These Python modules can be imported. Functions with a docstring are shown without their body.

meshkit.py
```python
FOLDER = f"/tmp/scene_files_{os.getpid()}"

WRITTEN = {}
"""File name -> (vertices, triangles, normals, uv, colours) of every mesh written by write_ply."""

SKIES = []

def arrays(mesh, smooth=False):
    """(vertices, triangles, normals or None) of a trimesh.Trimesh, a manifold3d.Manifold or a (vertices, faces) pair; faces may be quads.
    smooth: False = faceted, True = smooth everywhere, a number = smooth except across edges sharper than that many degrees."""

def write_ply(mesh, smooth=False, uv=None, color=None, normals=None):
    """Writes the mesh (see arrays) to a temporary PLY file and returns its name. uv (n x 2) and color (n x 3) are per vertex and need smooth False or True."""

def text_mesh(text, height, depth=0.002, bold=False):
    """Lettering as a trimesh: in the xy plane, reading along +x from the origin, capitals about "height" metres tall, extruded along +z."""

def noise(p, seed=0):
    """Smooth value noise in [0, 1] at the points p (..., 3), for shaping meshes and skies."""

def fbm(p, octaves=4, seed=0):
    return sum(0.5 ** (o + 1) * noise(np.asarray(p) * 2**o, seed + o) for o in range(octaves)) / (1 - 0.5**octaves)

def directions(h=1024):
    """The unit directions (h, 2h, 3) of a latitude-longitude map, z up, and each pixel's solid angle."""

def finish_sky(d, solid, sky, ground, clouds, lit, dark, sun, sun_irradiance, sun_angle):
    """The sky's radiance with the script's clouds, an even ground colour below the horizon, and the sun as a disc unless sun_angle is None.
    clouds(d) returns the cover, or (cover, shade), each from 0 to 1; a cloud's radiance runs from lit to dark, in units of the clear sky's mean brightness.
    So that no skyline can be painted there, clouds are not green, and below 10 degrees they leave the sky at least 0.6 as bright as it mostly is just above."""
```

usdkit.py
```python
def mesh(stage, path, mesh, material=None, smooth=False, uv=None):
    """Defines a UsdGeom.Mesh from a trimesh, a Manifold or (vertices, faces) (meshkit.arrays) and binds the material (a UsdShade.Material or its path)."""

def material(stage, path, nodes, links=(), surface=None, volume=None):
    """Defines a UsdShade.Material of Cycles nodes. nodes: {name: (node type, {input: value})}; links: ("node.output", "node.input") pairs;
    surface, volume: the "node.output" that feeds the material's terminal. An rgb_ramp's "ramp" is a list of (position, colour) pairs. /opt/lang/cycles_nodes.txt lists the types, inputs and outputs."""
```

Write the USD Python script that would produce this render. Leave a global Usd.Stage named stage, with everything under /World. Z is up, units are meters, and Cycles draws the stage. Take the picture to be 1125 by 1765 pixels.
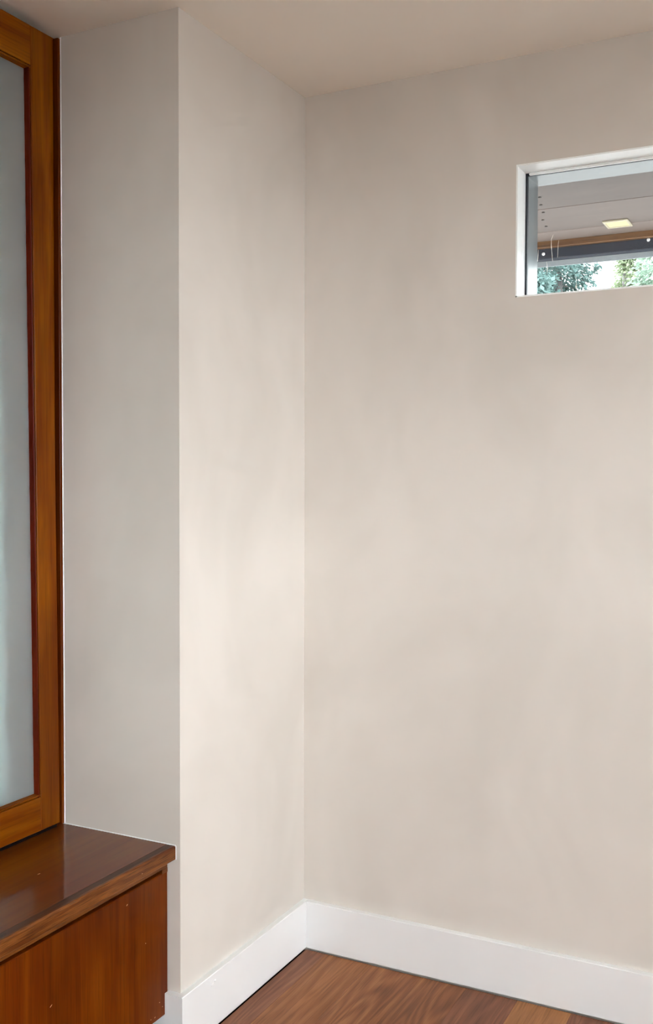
import math
import numpy as np
import trimesh
import manifold3d as m3
import shapely.geometry as sg
from pxr import Usd, UsdGeom, UsdLux, UsdShade, Gf, Sdf
import usdkit

stage = Usd.Stage.CreateInMemory()
UsdGeom.SetStageUpAxis(stage, UsdGeom.Tokens.z)
UsdGeom.SetStageMetersPerUnit(stage, 1.0)
UsdGeom.Xform.Define(stage, '/World')
UsdGeom.Scope.Define(stage, '/World/Looks')
rng = np.random.default_rng(7)

# ---------------------------------------------------------------- camera
CAM = np.array([1.376, -2.5562, 1.351])
YAW, PITCH, ROLL, FPX = 0.4719, -0.0304, 0.0023, 1740.36
fw = np.array([-math.sin(YAW) * math.cos(PITCH), math.cos(YAW) * math.cos(PITCH), math.sin(PITCH)])
r0 = np.array([math.cos(YAW), math.sin(YAW), 0.0])
u0 = np.cross(r0, fw)
rt = r0 * math.cos(ROLL) + u0 * math.sin(ROLL)
up = -r0 * math.sin(ROLL) + u0 * math.cos(ROLL)
camera = UsdGeom.Camera.Define(stage, '/World/camera')
camera.CreateHorizontalApertureAttr(36.0)
camera.CreateVerticalApertureAttr(36.0 * 1765 / 1125)
camera.CreateFocalLengthAttr(36.0 * FPX / 1125)
camera.CreateClippingRangeAttr(Gf.Vec2f(0.05, 500))
M = Gf.Matrix4d(*rt, 0, *up, 0, *(-fw), 0, *CAM, 1)
camera.AddTransformOp().Set(M)
EXPOSURE = 2.2
camera.CreateExposureAttr(EXPOSURE)

# ---------------------------------------------------------------- overcast sky (even, bright; no direct sun in the photo)
dome = UsdLux.DomeLight.Define(stage, '/World/overcast_sky')
dome.CreateIntensityAttr(1.0)
dome.CreateColorAttr(Gf.Vec3f(0.965, 1.0, 1.045))


# ---------------------------------------------------------------- helpers
used = {}


def numbered(path):
    n = used.get(path, 0)
    used[path] = n + 1
    return path if n == 0 else f'{path}_{n:03d}'


def child(parent, name):
    base = str(parent.GetPath()) if parent is not None else '/World'
    return numbered(base + '/' + name)


def tag(p, label=None, category=None, group=None, kind=None):
    for k, v in (('label', label), ('category', category), ('group', group), ('kind', kind)):
        if v:
            p.SetCustomDataByKey(k, v)
    return p


def obj(name, mesh, mat, parent=None, smooth=False, **kw):
    m = usdkit.mesh(stage, child(parent, name), mesh, mat, smooth=smooth)
    return tag(m.GetPrim(), **kw)


def thing(name, loc=(0, 0, 0), parent=None, **kw):
    x = UsdGeom.Xform.Define(stage, child(parent, name))
    x.AddTranslateOp().Set(Gf.Vec3d(*map(float, loc)))
    return tag(x.GetPrim(), **kw)


def box(x0, x1, y0, y1, z0, z1, c=0.0):
    """A box between the given planes, its edges chamfered by c."""
    lo, hi = np.array([x0, y0, z0], float), np.array([x1, y1, z1], float)
    if c <= 0:
        b = trimesh.creation.box(hi - lo)
        b.apply_translation((lo + hi) / 2)
        return b
    pts = []
    for sx in (0, 1):
        for sy in (0, 1):
            for sz in (0, 1):
                s = np.array([sx, sy, sz])
                p = np.where(s == 1, hi, lo)
                d = np.where(s == 1, -c, c)
                for k in range(3):
                    q = p + d
                    q[k] = p[k]
                    pts.append(q)
    return trimesh.convex.convex_hull(np.array(pts))


def join(*ms):
    return trimesh.util.concatenate(list(ms))


def extrude(poly, y0, y1, axis='y'):
    """Extrudes a polygon drawn in (x, z) along y, or in (y, z) along x."""
    m = trimesh.creation.extrude_polygon(poly, y1 - y0, engine='earcut')
    v = m.vertices.copy()
    if axis == 'y':
        m.vertices = np.stack([v[:, 0], v[:, 2] + y0, v[:, 1]], 1)
        m.invert()
    elif axis == 'x':
        m.vertices = np.stack([v[:, 2] + y0, v[:, 0], v[:, 1]], 1)
    else:
        m.vertices = np.stack([v[:, 0], v[:, 1], v[:, 2] + y0], 1)
    return m


def shift(mesh, *d):
    mesh = mesh.copy()
    mesh.apply_translation(d)
    return mesh


def tube(pts, r, n=6):
    pts = np.asarray(pts, float)
    r = np.broadcast_to(r, len(pts))
    V, F = [], []
    for i, p in enumerate(pts):
        t = pts[min(i + 1, len(pts) - 1)] - pts[max(i - 1, 0)]
        t /= np.linalg.norm(t)
        a = np.cross(t, [0.31, 0.9, 0.2] if abs(t[1]) < .9 else [1, 0, 0])
        a /= np.linalg.norm(a)
        b = np.cross(t, a)
        th = np.arange(n) / n * 2 * np.pi
        V.append(p + r[i] * (np.cos(th)[:, None] * a + np.sin(th)[:, None] * b))
    V.append(pts[:1])
    V.append(pts[-1:])
    for i in range(len(pts) - 1):
        for k in range(n):
            a, b = i * n + k, i * n + (k + 1) % n
            F += [[a, b, b + n], [a, b + n, a + n]]
    N = len(pts) * n
    for k in range(n):
        F += [[N, (k + 1) % n, k], [N + 1, N - n + k, N - n + (k + 1) % n]]
    return trimesh.Trimesh(np.vstack(V), np.array(F), process=False)


# ---------------------------------------------------------------- materials
def mat(name, nodes, links, surface='p.BSDF'):
    return usdkit.material(stage, '/World/Looks/' + name, nodes, links, surface=surface)


def plain(name, color, rough=0.5, **kw):
    return mat(name, {'p': ('principled_bsdf', dict(base_color=color, roughness=rough, **kw))}, [])


def paint(name, c0, c1, rough=0.6, spec=0.3, bump=0.02):
    """Rolled wall paint: two close tones in soft clouds and a faint roller stipple."""
    return mat(name, {
        'g': ('geometry', {}),
        'w': ('mapping', {'scale': (1.0, 1.0, 0.75)}),
        'n': ('noise_texture', {'scale': 2.6, 'detail': 3.0, 'roughness': 0.55, 'distortion': 0.5}),
        'r': ('rgb_ramp', {'ramp': [(0.0, c0), (0.36, c0), (0.62, c1), (1.0, c1)]}),
        's': ('noise_texture', {'scale': 260.0, 'detail': 2.0}),
        'b': ('bump', {'strength': bump, 'distance': 0.004}),
        'p': ('principled_bsdf', {'roughness': rough, 'specular_ior_level': spec}),
    }, [('g.position', 'w.vector'), ('w.vector', 'n.vector'), ('n.fac', 'r.fac'), ('r.color', 'p.base_color'),
        ('g.position', 's.vector'), ('s.fac', 'b.height'), ('b.normal', 'p.normal')])


def wood(name, axis, ramp, fine=26.0, rough=0.3, coat=0.3, pore=0.55, blotch=((0.62, 0.5, 0.45), (1.1, 1.1, 1.1)),
         wave=0.0, bump=0.05, spec=0.5, coat_rough=0.12):
    """Stained timber with its grain along the given axis: streaks, pores, blotches of stain, and growth figure."""
    long_ = {'x': 0, 'y': 1, 'z': 2}[axis]
    s1, s2, s3 = [fine] * 3, [fine * 7] * 3, [5.0] * 3
    s1[long_], s2[long_], s3[long_] = fine * 0.055, fine * 0.22, 1.7
    sw = [9.0] * 3
    sw[long_] = 1.1
    nodes = {
        'g': ('geometry', {}),
        'o': ('object_info', {}),
        'k': ('vector_math', {'math_type': 'scale', 'vector1': (17.3, 31.7, 23.1)}),
        'v': ('vector_math', {'math_type': 'add'}),
        'm1': ('mapping', {'scale': tuple(s1)}),
        'm2': ('mapping', {'scale': tuple(s2)}),
        'm3': ('mapping', {'scale': tuple(s3)}),
        'mw': ('mapping', {'scale': tuple(sw)}),
        'n1': ('noise_texture', {'scale': 1.0, 'detail': 5.0, 'roughness': 0.6, 'distortion': 0.7}),
        'n2': ('noise_texture', {'scale': 1.0, 'detail': 3.0, 'roughness': 0.6}),
        'n3': ('noise_texture', {'scale': 1.0, 'detail': 3.0, 'roughness': 0.5, 'distortion': 0.4}),
        'nw': ('noise_texture', {'scale': 1.0, 'detail': 1.5, 'roughness': 0.45, 'distortion': 0.3}),
        'wm': ('math', {'math_type': 'multiply', 'value2': 120.0}),
        'ws': ('math', {'math_type': 'sine'}),
        'wf': ('math', {'math_type': 'multiply_add', 'value2': 0.5 * wave, 'value3': 0.0}),
        'sum': ('math', {'math_type': 'add'}),
        'r1': ('rgb_ramp', {'ramp': ramp}),
        'r2': ('rgb_ramp', {'ramp': [(0.0, (pore,) * 3), (0.36, (pore,) * 3), (0.5, (1, 1, 1)), (1.0, (1, 1, 1))]}),
        'r3': ('rgb_ramp', {'ramp': [(0.0, blotch[0]), (0.36, blotch[0]), (0.62, blotch[1]), (1.0, blotch[1])]}),
        'x1': ('mix_color', {'blend_type': 'multiply', 'fac': 1.0, 'use_clamp': False}),
        'x2': ('mix_color', {'blend_type': 'multiply', 'fac': 1.0, 'use_clamp': False}),
        'b': ('bump', {'strength': bump, 'distance': 0.003}),
        'p': ('principled_bsdf', {'roughness': rough, 'coat_weight': coat, 'coat_roughness': coat_rough, 'specular_ior_level': spec}),
    }
    links = [('o.random', 'k.scale'), ('g.position', 'v.vector1'), ('k.vector', 'v.vector2')]
    for m_, n_ in (('m1', 'n1'), ('m2', 'n2'), ('m3', 'n3'), ('mw', 'nw')):
        links += [('v.vector', m_ + '.vector'), (m_ + '.vector', n_ + '.vector')]
    links += [('nw.fac', 'wm.value1'), ('wm.value', 'ws.value1'), ('ws.value', 'wf.value1'), ('n1.fac', 'sum.value1'), ('wf.value', 'sum.value2'),
              ('sum.value', 'r1.fac'), ('n2.fac', 'r2.fac'), ('n3.fac', 'r3.fac'), ('r1.color', 'x1.a'), ('r2.color', 'x1.b'),
              ('x1.result', 'x2.a'), ('r3.color', 'x2.b'), ('x2.result', 'p.base_color'), ('n2.fac', 'b.height'), ('b.normal', 'p.normal')]
    return mat(name, nodes, links)


WALL = paint('wall_paint', (0.63, 0.58, 0.528), (0.69, 0.638, 0.586))
CEIL = paint('ceiling_paint', (0.90, 0.85, 0.78), (0.92, 0.87, 0.80))
TRIM = paint('trim_paint', (0.80, 0.80, 0.80), (0.83, 0.83, 0.83), rough=0.35, spec=0.5, bump=0.006)
MAHO = [(0.0, (0.075, 0.010, 0.001)), (0.34, (0.11, 0.019, 0.001)), (0.55, (0.155, 0.038, 0.001)), (0.72, (0.185, 0.052, 0.002)), (1.0, (0.22, 0.068, 0.003))]
HONEY = [(c, (r * 1.40, g * 1.58, b_ * 0.5)) for c, (r, g, b_) in MAHO]
WOOD_V = wood('mahogany_drawer', 'z', [(c, (r * 0.83, g * 0.66, b_ * 0.5)) for c, (r, g, b_) in MAHO], fine=26, rough=0.3, coat=0.0, spec=0.13, pore=0.8)
WOOD_DV = wood('mahogany_door_upright', 'z', HONEY, fine=30, rough=0.33, coat=0.0, spec=0.13, pore=0.8)
WOOD_DH = wood('mahogany_door_lengthwise', 'y', HONEY, fine=30, rough=0.33, coat=0.0, spec=0.13, pore=0.8)
WOOD_SHADE = wood('mahogany_shade_red', 'z', [(c, (r * 0.62, g * 0.22, b_ * 0.5)) for c, (r, g, b_) in MAHO], fine=30, rough=0.35, coat=0.0, spec=0.13, pore=0.8)  # darker copy of the wood: shade on side beads and recessed frame
WOOD_TOP = wood('mahogany_polished', 'y', [(0.0, (0.095, 0.010, 0.001)), (0.4, (0.13, 0.022, 0.001)), (0.65, (0.155, 0.038, 0.001)), (1.0, (0.185, 0.056, 0.002))],
                fine=16, rough=0.4, spec=0.2, blotch=((0.85, 0.62, 0.6), (1.12, 1.45, 1.1)), coat=0.55, coat_rough=0.1, bump=0.02, pore=0.85)
WOOD_STRIP = wood('shaded_edge_wood', 'y', [(0.0, (0.038, 0.009, 0.003)), (0.5, (0.062, 0.020, 0.007)), (1.0, (0.085, 0.032, 0.012))], fine=24, rough=0.45, coat=0.2, spec=0.2)  # dark tone holds the shade along the front of the top
WOOD_EDGE = wood('oak_lipping', 'y', [(0.0, (0.09, 0.022, 0.003)), (0.42, (0.13, 0.036, 0.005)), (0.56, (0.215, 0.075, 0.014)), (1.0, (0.36, 0.14, 0.034))],
                 fine=85, rough=0.38, coat=0.1, pore=0.5, bump=0.15, spec=0.2)
WOOD_IN = plain('cabinet_lining', (0.78, 0.80, 0.77), 0.7)
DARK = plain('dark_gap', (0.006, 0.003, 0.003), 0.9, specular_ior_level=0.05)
CHIP = plain('bare_wood_nick', (0.62, 0.38, 0.2), 0.7)
FROST = mat('frosted_glass', {
    'p': ('principled_bsdf', {'base_color': (0.68, 0.73, 0.735), 'roughness': 0.42, 'ior': 1.45, 'specular_ior_level': 0.35}),
    't': ('refraction_bsdf', {'color': (0.88, 0.94, 0.94), 'roughness': 0.55, 'IOR': 1.1}),
    'x': ('mix_closure', {'fac': 0.8}),
}, [('p.BSDF', 'x.closure1'), ('t.BSDF', 'x.closure2')], surface='x.closure')
PANE = mat('window_glass', {
    'f': ('fresnel', {'IOR': 1.45}),
    't': ('transparent_bsdf', {'color': (0.93, 0.95, 0.945)}),
    'g': ('glossy_bsdf', {'color': (1, 1, 1), 'roughness': 0.0}),
    'x': ('mix_closure', {}),
}, [('f.fac', 'x.fac'), ('t.BSDF', 'x.closure1'), ('g.BSDF', 'x.closure2')], surface='x.closure')
CLEAR = mat('clear_glass', {
    'f': ('fresnel', {'IOR': 1.3}),
    't': ('transparent_bsdf', {'color': (0.97, 0.985, 0.98)}),
    'g': ('glossy_bsdf', {'color': (1, 1, 1), 'roughness': 0.0}),
    'x': ('mix_closure', {}),
}, [('f.fac', 'x.fac'), ('t.BSDF', 'x.closure1'), ('g.BSDF', 'x.closure2')], surface='x.closure')
JAMB_IN = plain('jamb_gloss_white', (0.92, 0.94, 0.935), 0.3)
JAMB_OUT = plain('jamb_outside_grey', (0.14, 0.165, 0.175), 0.2, specular_ior_level=0.7)
GASKET = plain('black_gasket', (0.012, 0.018, 0.026), 0.5)
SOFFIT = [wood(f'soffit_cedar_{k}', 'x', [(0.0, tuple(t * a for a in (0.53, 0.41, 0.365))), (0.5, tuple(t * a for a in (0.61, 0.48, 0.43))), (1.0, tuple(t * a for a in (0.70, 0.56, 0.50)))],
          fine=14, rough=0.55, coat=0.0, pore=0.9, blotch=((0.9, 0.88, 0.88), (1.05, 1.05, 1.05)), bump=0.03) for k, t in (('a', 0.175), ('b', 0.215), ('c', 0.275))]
TRIMWOOD = wood('brown_trim_board', 'x', [(0.0, (0.10, 0.047, 0.016)), (0.5, (0.165, 0.082, 0.03)), (1.0, (0.22, 0.118, 0.048))], fine=20, rough=0.5, coat=0.0)
FASCIA = plain('dark_fascia_paint', (0.024, 0.033, 0.052), 0.5, specular_ior_level=0.25)
GUTTER = plain('gutter_grey', (0.30, 0.34, 0.37), 0.45)
STEEL = plain('screw_steel', (0.85, 0.87, 0.9), 0.3)
NAIL = plain('rusty_nail', (0.03, 0.022, 0.02), 0.7)
DRIP = plain('white_paint_drip', (0.85, 0.83, 0.76), 0.5)
LAMP = mat('soffit_lamp_diffuser', {'e': ('emission', {'color': (1.0, 0.88, 0.55), 'strength': 0.30})}, [], surface='e.emission')
LAMPRIM = plain('soffit_lamp_rim', (0.48, 0.44, 0.33), 0.4)
GROUND = mat('mossy_gravel', {'g': ('geometry', {}), 'n': ('noise_texture', {'scale': 6.0, 'detail': 6.0}),
                             'r': ('rgb_ramp', {'ramp': [(0.3, (0.145, 0.138, 0.13)), (0.7, (0.20, 0.193, 0.185))]}),
                             'p': ('principled_bsdf', {'roughness': 0.9})},
             [('g.position', 'n.vector'), ('n.fac', 'r.fac'), ('r.color', 'p.base_color')])
SIDING = plain('outside_siding', (0.45, 0.44, 0.42), 0.8)
ROOFING = plain('roofing_felt', (0.10, 0.10, 0.11), 0.9)
BARK = plain('bark_grey_brown', (0.16, 0.15, 0.15), 0.9)


def leaf(name, dark, light, trans):
    return mat(name, {
        'g': ('geometry', {}), 'r': ('rgb_ramp', {'ramp': [(0.0, dark), (1.0, light)]}),
        'd': ('principled_bsdf', {'roughness': 0.6, 'specular_ior_level': 0.2}), 't': ('translucent_bsdf', {}), 'x': ('mix_closure', {'fac': trans}),
    }, [('g.random_per_island', 'r.fac'), ('r.color', 'd.base_color'), ('r.color', 't.color'), ('d.BSDF', 'x.closure1'), ('t.BSDF', 'x.closure2')], surface='x.closure')


# ---------------------------------------------------------------- the room shell
H, L, W = 2.44, 0.6145, 0.3509          # ceiling height; depth of the wall return; width of the wall beside the cabinet
HB, T = 0.1385, 0.0171                  # skirting height and thickness
XR, YF = 3.6, -4.6                      # right wall and the wall behind the camera
ALC = -2.02                             # the alcove's near end

# wall_back with the high window's opening
WX0, WX1, WZ0, WZ1, WT = 0.6209, 2.30, 1.8304, 2.1614, 0.185


def cut(block, *holes):
    def man(b):
        return m3.Manifold(m3.Mesh(np.asarray(b.vertices, np.float32), np.asarray(b.faces, np.uint32)))
    r = man(block)
    for h in holes:
        r = r - man(h)
    q = r.to_mesh()
    return trimesh.Trimesh(q.vert_properties[:, :3], q.tri_verts, process=False)


obj('wall_back', cut(box(-0.9, XR + 0.2, 0, WT, -0.1, 2.6), box(WX0 - 0.004, WX1 + 0.004, -1, 1, WZ0 - 0.004, WZ1 + 0.004)), WALL, kind='structure',
    label='long beige painted wall with a high strip window', category='wall')
obj('wall_left', box(-W, 0, -L, 0, -0.1, H), WALL, kind='structure', label='projecting beige wall return between the cabinet and the corner', category='wall')
obj('wall_alcove', box(-0.9, -0.82, ALC - 0.1, 0, -0.1, 2.6), WALL, kind='structure', label='wall hidden behind the built-in cabinet', category='wall')
obj('wall_left', box(-0.9, 0, YF, ALC, -0.1, H), WALL, kind='structure', label='beige wall on the near side of the cabinet alcove', category='wall')
FX0, FX1, FZ0, FZ1 = 1.4, 3.4, 1.00, 2.30    # unseen windows added behind the camera to brighten the room
obj('wall_front', cut(box(-0.9, XR + 0.2, YF - 0.2, YF, -0.1, 2.6), box(FX0, FX1, YF - 1, YF + 1, FZ0, FZ1)), WALL, kind='structure', label='wall behind the camera', category='wall')
GY0, GY1, GZ0, GZ1 = -4.35, -0.55, 0.95, 2.30      # the wide windows in the right wall, outside the frame
obj('wall_right', cut(box(XR, XR + 0.18, YF, 0, -0.1, 2.6), box(XR - 1, XR + 1, GY0, GY1, GZ0, GZ1)), WALL, kind='structure',
    label='right wall with wide windows', category='wall')
obj('ceiling', box(-0.9, XR + 0.2, YF - 0.2, WT, H, H + 0.16), CEIL, kind='structure', label='smooth cream painted ceiling', category='ceiling')

# ---- skirting boards: square section with an eased top edge
bb = obj('baseboard_left', extrude(sg.Polygon([(0, 0.004), (T, 0.004), (T, HB - 0.0015), (T - 0.0015, HB), (0, HB)]), -L - T, -0.0, 'y'), TRIM, kind='structure',
    label='white square baseboard under the wall return', category='baseboard')
# the piece wrapped round the corner, notched under the bench drawer
obj('baseboard_left', extrude(sg.Polygon([(-0.30, 0.004), (0.0, 0.004), (0.0, HB), (-0.0345, HB), (-0.0345, 0.083), (-0.30, 0.083)]), -L - T, -L, 'y'), TRIM, kind='structure',
    label='short white baseboard end tucked under the bench drawer', category='baseboard')
obj('baseboard_back', extrude(sg.Polygon([(0, 0.004), (0, HB), (-T + 0.0015, HB), (-T, HB - 0.0015), (-T, 0.004)]), T, XR, 'x'), TRIM, kind='structure',
    label='long white square baseboard under the window wall', category='baseboard')
for py, pz, ry, rz in ((-0.504, 0.1135, 0.0062, 0.0040), (-0.492, 0.1185, 0.0045, 0.0030)):   # dabs of filler under the paint
    q = trimesh.creation.icosphere(2, 1.0)
    q.apply_scale((0.0016, ry, rz))
    obj('paint_dab', shift(q, T, py, pz), TRIM, bb, smooth=True)

# ---- floor: plank by plank over a dark subfloor
floor = thing('floor', kind='structure', label='brown wide plank hardwood floor', category='floor')
obj('subfloor', box(-0.9, XR, YF, 0, -0.1, -0.014), DARK, floor)
FL = [('a', [(0.0, (0.1665, 0.0586, 0.0198)), (0.4, (0.2748, 0.1042, 0.0353)), (0.6, (0.3581, 0.1433, 0.0508)), (1.0, (0.4831, 0.2117, 0.0789))], 0.16),
      ('b', [(0.0, (0.1416, 0.0505, 0.0198)), (0.35, (0.2415, 0.0896, 0.0338)), (0.6, (0.3331, 0.1303, 0.0479)), (1.0, (0.5497, 0.2605, 0.0987))], 0.30),
      ('c', [(0.0, (0.1249, 0.0455, 0.0226)), (0.4, (0.1999, 0.0749, 0.0366)), (0.6, (0.2499, 0.0977, 0.0479)), (1.0, (0.3914, 0.1710, 0.0776))], 0.22),
      ('d', [(0.0, (0.2499, 0.1010, 0.0310)), (0.4, (0.3748, 0.1595, 0.0508)), (0.6, (0.4497, 0.1987, 0.0648)), (1.0, (0.5663, 0.2687, 0.0930))], 0.10)]
FLOOR = {k: wood('floor_walnut_' + k, 'y', r_, fine=30, rough=0.5, coat=0.0, spec=0.3, pore=0.75, wave=w_, blotch=((0.85, 0.82, 0.85), (1.06, 1.06, 1.04)), bump=0.05) for k, r_, w_ in FL}
PW, X0 = 0.14, -0.056
order = 'cabbcdca'
rows = int((XR - X0) / PW) + 1
for i in range(-1, rows):
    a, b = X0 + i * PW, X0 + (i + 1) * PW
    if b < -0.1:
        continue
    a, b = max(a, T + 0.0012), min(b, XR - 0.002)
    if b - a < 0.01:
        continue
    y = -0.0193 - rng.uniform(0, 0.0012)
    first = True
    while y > YF + 0.05:
        n = rng.uniform(1.1, 2.0) if not first else rng.uniform(1.0, 1.9)
        y1 = max(y - n, YF + 0.002)
        key = order[i] if first and 0 <= i < len(order) else 'abcd'[rng.integers(0, 4)]
        dz = rng.uniform(-0.0004, 0.0002)
        p = box(a + 0.00015, b - 0.00015, y1 + 0.00015, y, -0.014, dz, 0.0004)
        obj('plank', p, FLOOR[key], floor)
        y, first = y1, False

# ---- window_1: liner boards, stop bead, gasket, pane
win = thing('window_1', (0, 0, 0), kind='structure', label='narrow high strip window with white inner reveal and grey outer frame', category='window')
GP = 0.078                                # the pane's distance behind the wall face
t = 0.004
obj('jamb', box(WX0 - t, WX0, 0.0, GP - 0.006, WZ0, WZ1 + t), JAMB_IN, win, label='white inner side reveal')
obj('jamb', box(WX0 - t, WX0 + 0.002, GP + 0.006, WT, WZ0, WZ1 + t), JAMB_OUT, win, label='grey outer side reveal')
obj('jamb', box(WX1, WX1 + t, 0.0, WT, WZ0, WZ1 + t), JAMB_IN, win)
obj('head', box(WX0, WX1, 0.0, GP - 0.006, WZ1, WZ1 + t), JAMB_IN, win, label='white inner top reveal')
obj('head', box(WX0, WX1, GP + 0.006, WT + 0.004, WZ1 - 0.003, WZ1 + t), JAMB_OUT, win, label='blue grey outer top reveal')
obj('sill', box(WX0, WX1, 0.0, GP - 0.006, WZ0 - t, WZ0), JAMB_IN, win)
obj('sill', box(WX0, WX1, GP + 0.006, WT, WZ0 - t, WZ0 - 0.0005), JAMB_OUT, win)
obj('gasket', join(box(WX0 - 0.002, WX0 + 0.005, GP - 0.006, GP + 0.006, WZ0, WZ1), box(WX0, WX1, GP - 0.001, GP + 0.006, WZ1 - 0.006, WZ1),
                   box(WX0, WX1, GP - 0.006, GP + 0.006, WZ0 - 0.003, WZ0 + 0.002)), GASKET, win, label='black glazing gasket')
obj('stop_bead', box(WX0 + 0.010, WX1, GP - 0.010, GP - 0.0015, WZ1 - 0.006, WZ1, 0.001), JAMB_IN, win, label='thin white bead along the top of the glass')
pane = obj('pane', box(WX0 + 0.002, WX1, GP - 0.001, GP + 0.001, WZ0, WZ1 - 0.002), PANE, win)
# paint drips left on the glass
gy = GP - 0.0016
def drip(pts, r):
    return tube([(x, gy, z) for x, z in pts], r, 6)
obj('paint_drip', drip([(0.6945, 1.995), (0.6895, 1.984), (0.6893, 1.968), (0.6915, 1.945), (0.6925, 1.932), (0.6937, 1.9264)], [0.0003, 0.0006, 0.0008, 0.0008, 0.0009, 0.0005]), DRIP, win)
obj('paint_drip', drip([(0.7085, 1.979), (0.7070, 1.960), (0.7063, 1.9356)], [0.0003, 0.0006, 0.0006]), DRIP, win)
obj('paint_drip', drip([(0.7549, 1.884), (0.7551, 1.868), (0.7552, 1.860), (0.7552, 1.855), (0.7552, 1.850)], [0.0003, 0.0006, 0.0012, 0.0030, 0.0008]), DRIP, win)
obj('paint_drip', drip([(0.6774, 1.927), (0.6790, 1.915), (0.6792, 1.908), (0.6785, 1.899)], [0.0003, 0.0006, 0.0014, 0.0003]), DRIP, win)
obj('paint_drip', drip([(0.655, 1.960), (0.6545, 1.945), (0.6535, 1.930)], [0.0003, 0.0008, 0.0010]), DRIP, win)

# ---- window_2: the wide windows that light the room
w2 = thing('window_2', kind='structure', label='wide windows in the right wall', category='window')
for k in range(4):
    yy = GY0 + (GY1 - GY0) * k / 3
    obj('mullion', box(XR + 0.04, XR + 0.11, max(yy - 0.03, GY0), min(yy + 0.03, GY1), GZ0, GZ1, 0.003), JAMB_IN, w2)
obj('rail', box(XR + 0.04, XR + 0.11, GY0, GY1, GZ0, GZ0 + 0.07, 0.003), JAMB_IN, w2)
obj('rail', box(XR + 0.04, XR + 0.11, GY0, GY1, GZ1 - 0.06, GZ1, 0.003), JAMB_IN, w2)
obj('pane', box(XR + 0.072, XR + 0.078, GY0, GY1, GZ0 + 0.06, GZ1 - 0.05), CLEAR, w2)

w3 = thing('window_3', kind='structure', label='unseen wide windows added behind the camera to brighten the room', category='window')
for k in range(4):
    xx = FX0 + (FX1 - FX0) * k / 3
    obj('mullion', box(max(xx - 0.03, FX0), min(xx + 0.03, FX1), YF - 0.11, YF - 0.04, FZ0, FZ1, 0.003), JAMB_IN, w3)
obj('rail', box(FX0, FX1, YF - 0.11, YF - 0.04, FZ0, FZ0 + 0.07, 0.003), JAMB_IN, w3)
obj('rail', box(FX0, FX1, YF - 0.11, YF - 0.04, FZ1 - 0.06, FZ1, 0.003), JAMB_IN, w3)
obj('pane', box(FX0, FX1, YF - 0.078, YF - 0.072, FZ0 + 0.06, FZ1 - 0.05), CLEAR, w3)

# ---------------------------------------------------------------- built-in bench: drawer cabinet and its worktop
XB, ZT = -0.0125, 0.4895
XD = -0.033
YR = -L - 0.0015
bench = thing('bench_cabinet', (0, 0, 0), label='low mahogany drawer bench built into the alcove beside the wall return', category='cabinet')
obj('carcass', box(-0.80, XD - 0.024, ALC + 0.002, YR - 0.004, 0.0855, 0.4565), WOOD_V, bench)
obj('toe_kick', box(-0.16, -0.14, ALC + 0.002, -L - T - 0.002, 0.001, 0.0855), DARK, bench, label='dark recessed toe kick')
obj('top_rail', join(box(XD - 0.022, XD, ALC + 0.002, YR - 0.003, 0.4365, 0.4565, 0.0012), box(XD - 0.022, XD, -0.6405, YR - 0.003, 0.4255, 0.437, 0.0004)), WOOD_EDGE, bench, label='mahogany rail above the drawer with a dark finger gap under it')
d1 = obj('drawer', box(XD - 0.020, XD, -1.3115, YR - 0.003, 0.0862, 0.4282, 0.0022), WOOD_V, bench)
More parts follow.
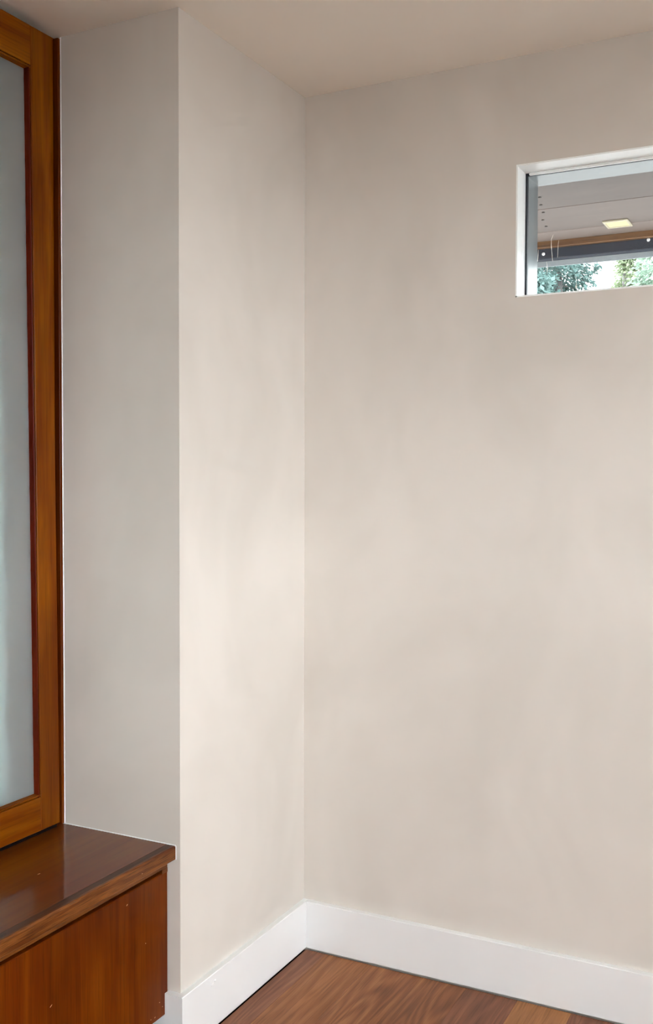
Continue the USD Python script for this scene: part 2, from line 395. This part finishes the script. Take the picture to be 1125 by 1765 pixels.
d2 = obj('drawer', box(XD - 0.020, XD, ALC + 0.004, -1.3145, 0.0862, 0.4282, 0.0022), WOOD_V, bench)
for y, z, ry, rz in ((-0.7045, 0.2884, 0.0011, 0.0011), (-0.7715, 0.4028, 0.0030, 0.0012), (-1.0162, 0.2882, 0.0040, 0.0007), (-0.652, 0.1258, 0.0016, 0.0009),
                     (-0.6407, 0.1108, 0.0011, 0.0010), (-0.6857, 0.1005, 0.0015, 0.0010), (-0.6700, 0.0985, 0.0022, 0.0010)):
    s = trimesh.creation.icosphere(1, 1.0)
    s.apply_scale((0.0004, ry, rz))
    s.apply_transform(trimesh.transformations.rotation_matrix(0.5, (1, 0, 0)))
    obj('nick', shift(s, XD, y, z), CHIP, d1, smooth=True)

top = thing('bench_worktop', (0, 0, 0), label='polished mahogany top of the low bench with an oak front lipping', category='worktop')
LIP = 0.0255
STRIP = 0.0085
obj('slab', box(-0.80, XB - LIP, ALC + 0.002, YR, 0.4568, ZT), WOOD_TOP, top)
obj('edge_strip', box(XB - LIP, XB - STRIP, ALC + 0.002, YR, 0.4568, ZT - 0.0002), WOOD_STRIP, top, label='narrow dark strip along the front of the top with edge shade in its colour')
prof = sg.Polygon([(XB - STRIP, 0.4568), (XB - 0.0012, 0.4568), (XB, 0.4580), (XB, 0.4850), (XB - 0.0012, 0.4875), (XB - 0.0035, ZT - 0.0003), (XB - STRIP, ZT)])
lip = obj('lipping', extrude(prof, ALC + 0.002, YR, 'y'), WOOD_EDGE, top, label='lighter grained oak front edge')
for x, y, z, r in ((XB, -0.7433, 0.4676, 0.0010),):
    s = trimesh.creation.icosphere(1, 1.0)
    s.apply_scale((0.0004, r, r))
    obj('nick', shift(s, x, y, z), CHIP, lip, smooth=True)
s = trimesh.creation.icosphere(1, 1.0)
s.apply_scale((0.0016, 0.0045, 0.0003))
obj('nick', shift(s, -0.178, -0.8934, ZT), CHIP, top, smooth=True)

# ---------------------------------------------------------------- tall cabinet with frosted glass doors standing on the bench
tall = thing('display_cabinet', (0, 0, 0), label='tall mahogany cabinet with frosted glass doors standing on the low bench', category='cabinet')
XF = -0.331                               # front of the doors
XC = -0.3525                              # front of the face frame
ZB, ZTOP = 0.507, 2.4155
Y1 = -0.6545                              # the door's right edge
obj('side_panel', box(-0.80, XC - 0.016, YR - 0.020, YR, ZT + 0.001, H - 0.002), WOOD_DV, tall)
obj('side_panel', box(-0.80, XC - 0.016, ALC + 0.002, ALC + 0.02, ZT + 0.001, H - 0.002), WOOD_DV, tall)
obj('back_panel', box(-0.435, -0.42, ALC + 0.002, YR, ZT + 0.001, H - 0.002), WOOD_IN, tall, label='pale lining at the back of the cabinet')
obj('side_lining', trimesh.Trimesh(np.array([[x, y + (-0.0105 * (z - 0.507)), z] for x, y, z in box(-0.42, XF - 0.024, -0.7390, -0.7240, ZT + 0.001, 2.395).vertices]), box(-0.42, XF - 0.024, -0.7390, -0.7240, ZT + 0.001, 2.395).faces, process=False), WOOD_DV, tall)  # board added behind the glass edge so the pane darkens there
obj('filler_strip', box(XC - 0.020, XC, YR - 0.0075, -L + 0.004, ZT + 0.001, H - 0.004, 0.001), WOOD_V, tall, label='thin wooden strip closing the gap against the wall')
obj('face_frame', join(box(XC - 0.052, XC - 0.044, -0.70, YR - 0.0086, ZT + 0.001, H - 0.002), box(XC - 0.060, XC - 0.050, ALC + 0.002, -0.70, 2.30, H - 0.002)), WOOD_SHADE, tall, label='face frame deep behind the door edges with the gap shade in its dark colour')  # shade of the door gap is coloured into this frame
obj('plinth', box(XC - 0.04, XF - 0.021, ALC + 0.002, Y1 + 0.012, ZT + 0.0005, ZB - 0.0015), DARK, tall, label='black recessed strip put in for the shadow gap under the doors')  # blackened strip added so the gap under the doors reads as shadow
SW = 0.0655                               # stile width
BD = 0.0145                               # bead step down to the glass
LEAN = -0.0105                            # the door hangs slightly out of plumb


def lean(m, y_ref=0):
    m = m.copy()
    v = np.array(m.vertices)
    v[:, 1] += LEAN * (v[:, 2] - ZB)
    m.vertices = v
    return m


BOT, TOPR = 0.082, 0.092                  # rail heights


def make_door(y0, y1, lean_on):
    f = lean if lean_on else (lambda m: m)
    x0 = XF - 0.022
    d = thing('door', (0, 0, 0), tall)
    zb, zt = ZB + BOT, ZTOP - TOPR
    for a, b in ((y1 - SW, y1), (y0, y0 + SW)):
        obj('stile', f(box(x0, XF, a, b, ZB, ZTOP, 0.0015)), WOOD_DV, d)
    obj('rail', f(box(x0, XF - 0.0004, y0 + SW, y1 - SW, ZB, zb, 0.001)), WOOD_DH, d)
    obj('rail', f(box(x0, XF - 0.0004, y0 + SW, y1 - SW, zt, ZTOP, 0.001)), WOOD_DH, d)
    # glazing bead: a rounded ridge set off by a groove, then a slope down to the glass
    ga, gb, gc = 0.0022, 0.0062, 0.0085   # groove, ridge, foot (from the frame's inner edge)
    pr = [(0, x0 + 0.004), (0, XF - 0.005), (ga, XF - 0.005), (ga + 0.0006, XF - 0.0018), (ga + 0.002, XF - 0.0006), (gb - 0.001, XF - 0.0010), (gb, XF - 0.0026),
          (gc - 0.0012, XF - BD + 0.003), (gc, XF - BD - 0.0015), (gc, x0 + 0.004)]
    p = sg.Polygon(pr)
    a, b = y0 + SW, y1 - SW
    # right and left beads run along z, (distance, x) mapped to (y, x)
    q = sg.Polygon([(x, b - s_) for s_, x in pr])
    m = extrude(q, zb, zt, 'z')
    obj('bead', f(m), WOOD_SHADE, d)  # shade on the side beads is put into their darker colour
    q = sg.Polygon([(x, a + s_) for s_, x in pr])
    obj('bead', f(extrude(q, zb, zt, 'z')), WOOD_SHADE, d)
    q = sg.Polygon([(x, zb + s_) for s_, x in pr])
    obj('bead', f(extrude(q, a, b, 'y')), WOOD_DH, d)
    q = sg.Polygon([(x, zt - s_) for s_, x in pr])
    obj('bead', f(extrude(q, a, b, 'y')), WOOD_DH, d)
    obj('glass_pane', f(box(XF - BD - 0.004, XF - BD, a + 0.002, b - 0.002, zb + 0.002, zt - 0.002)), FROST, d, label='frosted grey green glass panel')
    return d


make_door(-1.300, Y1, True)
make_door(ALC + 0.024, -1.318, False)

tr1 = thing('trim_1', kind='structure', label='thin white bead of caulk where the cabinet and bench meet the wall', category='trim')
def bead(pts, r):
    return tube(pts, r, 6)
obj('bead', bead([(-0.30, -L - 0.0004, ZT + 0.0004), (-0.20, -L - 0.0004, ZT + 0.0006), (-0.10, -L - 0.0004, ZT + 0.0003), (XB, -L - 0.0004, ZT + 0.0003)], 0.0019), TRIM, tr1)
obj('bead', bead([(-0.30, -L - 0.0004, ZT + 0.0004), (-0.335, -L - 0.0004, ZT + 0.0005), (-W - 0.004, -L - 0.0012, ZT + 0.0003)], 0.0019), TRIM, tr1)
obj('bead', bead([(-W - 0.0005, -L - 0.0004, ZT), (-W - 0.0002, -L - 0.0004, 0.9), (-W - 0.0008, -L - 0.0004, 1.5), (-W - 0.0005, -L - 0.0004, 2.0), (-W - 0.0005, -L - 0.0004, H - 0.001)], 0.0017), TRIM, tr1)
obj('bead', bead([(XB + 0.0006, -L - 0.0004, ZT), (XB + 0.0006, -L - 0.0004, 0.457)], 0.0016), TRIM, tr1)

# ---------------------------------------------------------------- outside: eave, lamp, ground, trees
SZ = 2.19
eave = thing('roof_eave', (0, 0, 0), label='wooden eave seen through the window with wide soffit boards and dark fascia', category='eave')
edges = [WT + 0.002, 0.2535, 0.540, 0.827, 0.957]
for k in range(4):
    z1 = SZ + 0.02
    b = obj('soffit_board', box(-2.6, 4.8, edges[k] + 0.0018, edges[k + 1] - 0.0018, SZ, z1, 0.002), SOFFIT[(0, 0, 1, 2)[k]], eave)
    for x, y in ((0.568, 0.4054), (0.5495, 0.487), (0.5332, 0.5748), (0.5085, 0.664), (0.4965, 0.7485), (1.18, 0.4054), (1.18, 0.487), (1.18, 0.5748), (1.18, 0.7485)):
        if edges[k] < y < edges[k + 1]:
            c = trimesh.creation.cylinder(radius=0.0046, height=0.003, sections=10)
            obj('nail', shift(c, x, y, SZ - 0.0002), NAIL, b)
obj('trim_board', box(-2.6, 4.8, 0.9575, 0.979, 2.169, SZ + 0.02, 0.002), TRIMWOOD, eave, label='warm brown trim strip along the soffit edge')
fb = obj('fascia_board', box(-2.6, 4.8, 0.980, 1.018, 2.1335, SZ + 0.06, 0.003), FASCIA, eave, label='dark blue black fascia')
for x, z in ((0.4264, 2.1524), (0.7829, 2.1716), (1.14, 2.160)):
    c = trimesh.creation.icosphere(2, 1.0)
    c.apply_scale((0.006, 0.003, 0.006))
    obj('screw', shift(c, x, 0.9795, z - 0.007 if z > 2.165 else z), STEEL, fb, smooth=True)
gp = sg.Polygon([(1.0195, 2.1155), (1.0235, 2.1150), (1.11, 2.143), (1.115, 2.15), (1.115, 2.235), (1.110, 2.235), (1.110, 2.152), (1.0255, 2.124), (1.0255, 2.235), (1.0195, 2.235)])
obj('gutter', extrude(gp, -2.6, 4.8, 'x'), GUTTER, eave, label='grey gutter along the eave edge')
obj('roof_deck', box(-2.6, 4.8, WT, 1.13, SZ + 0.06, SZ + 0.12), ROOFING, eave)
lampx = thing('soffit_lamp', (0.714, 0.810, SZ), label='small rectangular lit lamp on the soffit boards outside the window', category='lamp')
obj('frame', cut(box(-0.040, 0.040, -0.046, 0.046, -0.005, 0.0, 0.001), box(-0.033, 0.033, -0.034, 0.034, -0.02, 0.02)), LAMPRIM, lampx)
obj('diffuser', box(-0.0325, 0.0325, -0.0335, 0.0335, -0.0035, -0.001), LAMP, lampx, label='glowing yellow diffuser')
OV = 0.25                                   # unseen overhang added above the wide windows to dim the upper walls
obj('canopy', box(XR + 0.182, XR + 0.18 + OV, GY0 - 0.6, WT - 0.01, 2.34, 2.42), SIDING, label='unseen overhang added over the wide windows on the right to cut the light', category='canopy')

obj('canopy', box(-0.9, XR + 0.17, YF - 0.2 - OV, YF - 0.202, 2.34, 2.42), SIDING, label='unseen overhang added over the windows behind the camera to cut the light', category='canopy')
obj('ground', box(-70, 70, -70, 90, -0.4, -0.2), GROUND, kind='structure', label='mossy ground outside the house', category='ground')


def tree(name, loc, height, seed, leafmat, label, n_branch, spread, droop, spray, lo=0.12, group=None, gap=0.0, barkr=0.16, per=26):
    r = np.random.default_rng(seed)
    tr = thing(name, (loc[0], loc[1], -0.2), label=label, category='tree', group=group)
    zs = np.linspace(0, height, 12)
    bend = np.stack([0.06 * np.sin(zs * 0.7 + seed), 0.06 * np.cos(zs * 0.5 + seed), zs], 1)
    obj('trunk', tube(bend, barkr * (1 - zs / height * 0.92), 9), BARK, tr, smooth=True)
    V, wood_ = [], []
    for b in range(n_branch):
        h = height * (lo + (1 - lo) * (b + r.uniform()) / n_branch) * 0.985
        k = 1 - h / height
        ln = spread * (k ** 0.75) * r.uniform(0.65, 1.1) + 0.12
        az = r.uniform(0, 2 * np.pi)
        d = np.array([math.cos(az), math.sin(az), 0])
        s = np.linspace(0, 1, 7)
        rise = r.uniform(-0.05, 0.25)
        pts = np.array([0, 0, h]) + s[:, None] * ln * d + np.stack([0 * s, 0 * s, ln * (rise * s - droop * s ** 2)], 1)
        wood_.append(tube(pts, np.maximum(0.022 * (1 - s) * (0.4 + k), 0.003), 4))
        m = max(6, int(per * ln))
        tt = r.uniform(0.12, 1.0, m) ** 0.7
        base = np.array([np.interp(tt, s, pts[:, i]) for i in range(3)]).T
        side = np.cross(d, [0, 0, 1])
        off = r.normal(0, 1, (m, 1)) * 0.22 * ln * (1.05 - tt[:, None]) * side + r.normal(0, 0.05, (m, 3))
        c = base + off
        # each spray: a fan of narrow drooping leaflets
        q = 5
        c = np.repeat(c, q, 0) + r.normal(0, spray * 0.8, (m * q, 3))
        dirs = d * r.uniform(0.1, 1.0, (m * q, 1)) + side * r.normal(0, 0.7, (m * q, 1)) + np.array([0, 0, -1]) * r.uniform(0.1, 0.4 + 1.2 * droop, (m * q, 1))
        dirs /= np.linalg.norm(dirs, axis=1, keepdims=True)
        wv = np.cross(dirs, r.normal(0, 1, (m * q, 3)))
        wv /= np.linalg.norm(wv, axis=1, keepdims=True)
        l = spray * r.uniform(0.7, 1.6, (m * q, 1))
        w = l * r.uniform(0.16, 0.34, (m * q, 1))
        V.append(np.stack([c, c + dirs * l * 0.5 + wv * w, c + dirs * l, c + dirs * l * 0.5 - wv * w], 1))
    obj('branch', join(*wood_), BARK, tr, kind='stuff')
    V = np.concatenate(V).reshape(-1, 3)
    n = len(V) // 4
    i = np.arange(n)[:, None] * 4
    F = np.concatenate([i + [0, 1, 2], i + [0, 2, 3]], 1).reshape(-1, 3)
    obj('foliage', (V, F), leafmat, tr, kind='stuff')
    return tr


LEAF_BLUE = leaf('conifer_needles', (0.085, 0.145, 0.135), (0.21, 0.31, 0.28), 0.3)
LEAF_PALE = leaf('pale_spring_leaves', (0.26, 0.36, 0.28), (0.48, 0.58, 0.45), 0.4)
LEAF_YEL = leaf('yellow_green_leaves', (0.20, 0.25, 0.15), (0.42, 0.46, 0.24), 0.4)
tree('conifer_tree', (-3.38, 13.0), 11.5, 11, LEAF_BLUE, 'dense blue green conifer filling the left of the window view', 330, 1.9, 0.35, 0.075, per=60)
tree('conifer_tree', (-3.81, 18.0), 10.5, 12, LEAF_BLUE, 'thinner blue green conifer left of the bright sky gap', 220, 1.0, 0.4, 0.08, per=50)
tree('leafy_tree', (-3.2, 22.0), 9.5, 13, LEAF_YEL, 'slim yellow green tree just right of the bright sky gap', 200, 0.5, 0.3, 0.08, per=70)
tree('leafy_tree', (-1.50, 16.0), 10.0, 14, LEAF_PALE, 'pale green leafy tree at the right edge of the window view', 170, 0.55, 0.25, 0.075, per=50)
tree('leafy_tree', (1.5, 17.0), 10.5, 15, LEAF_PALE, 'pale green leafy tree out of sight to the right of the window view', 170, 1.4, 0.25, 0.08, per=50)
tree('conifer_tree', (-7.6, 15.0), 11.0, 21, LEAF_BLUE, 'wide blue green conifer out of sight to the left of the window view', 260, 2.2, 0.35, 0.08, per=50)
tree('leafy_tree', (5.4, 18.0), 10.0, 22, LEAF_YEL, 'yellow green tree out of sight far to the right of the window view', 190, 1.8, 0.25, 0.085, per=50)
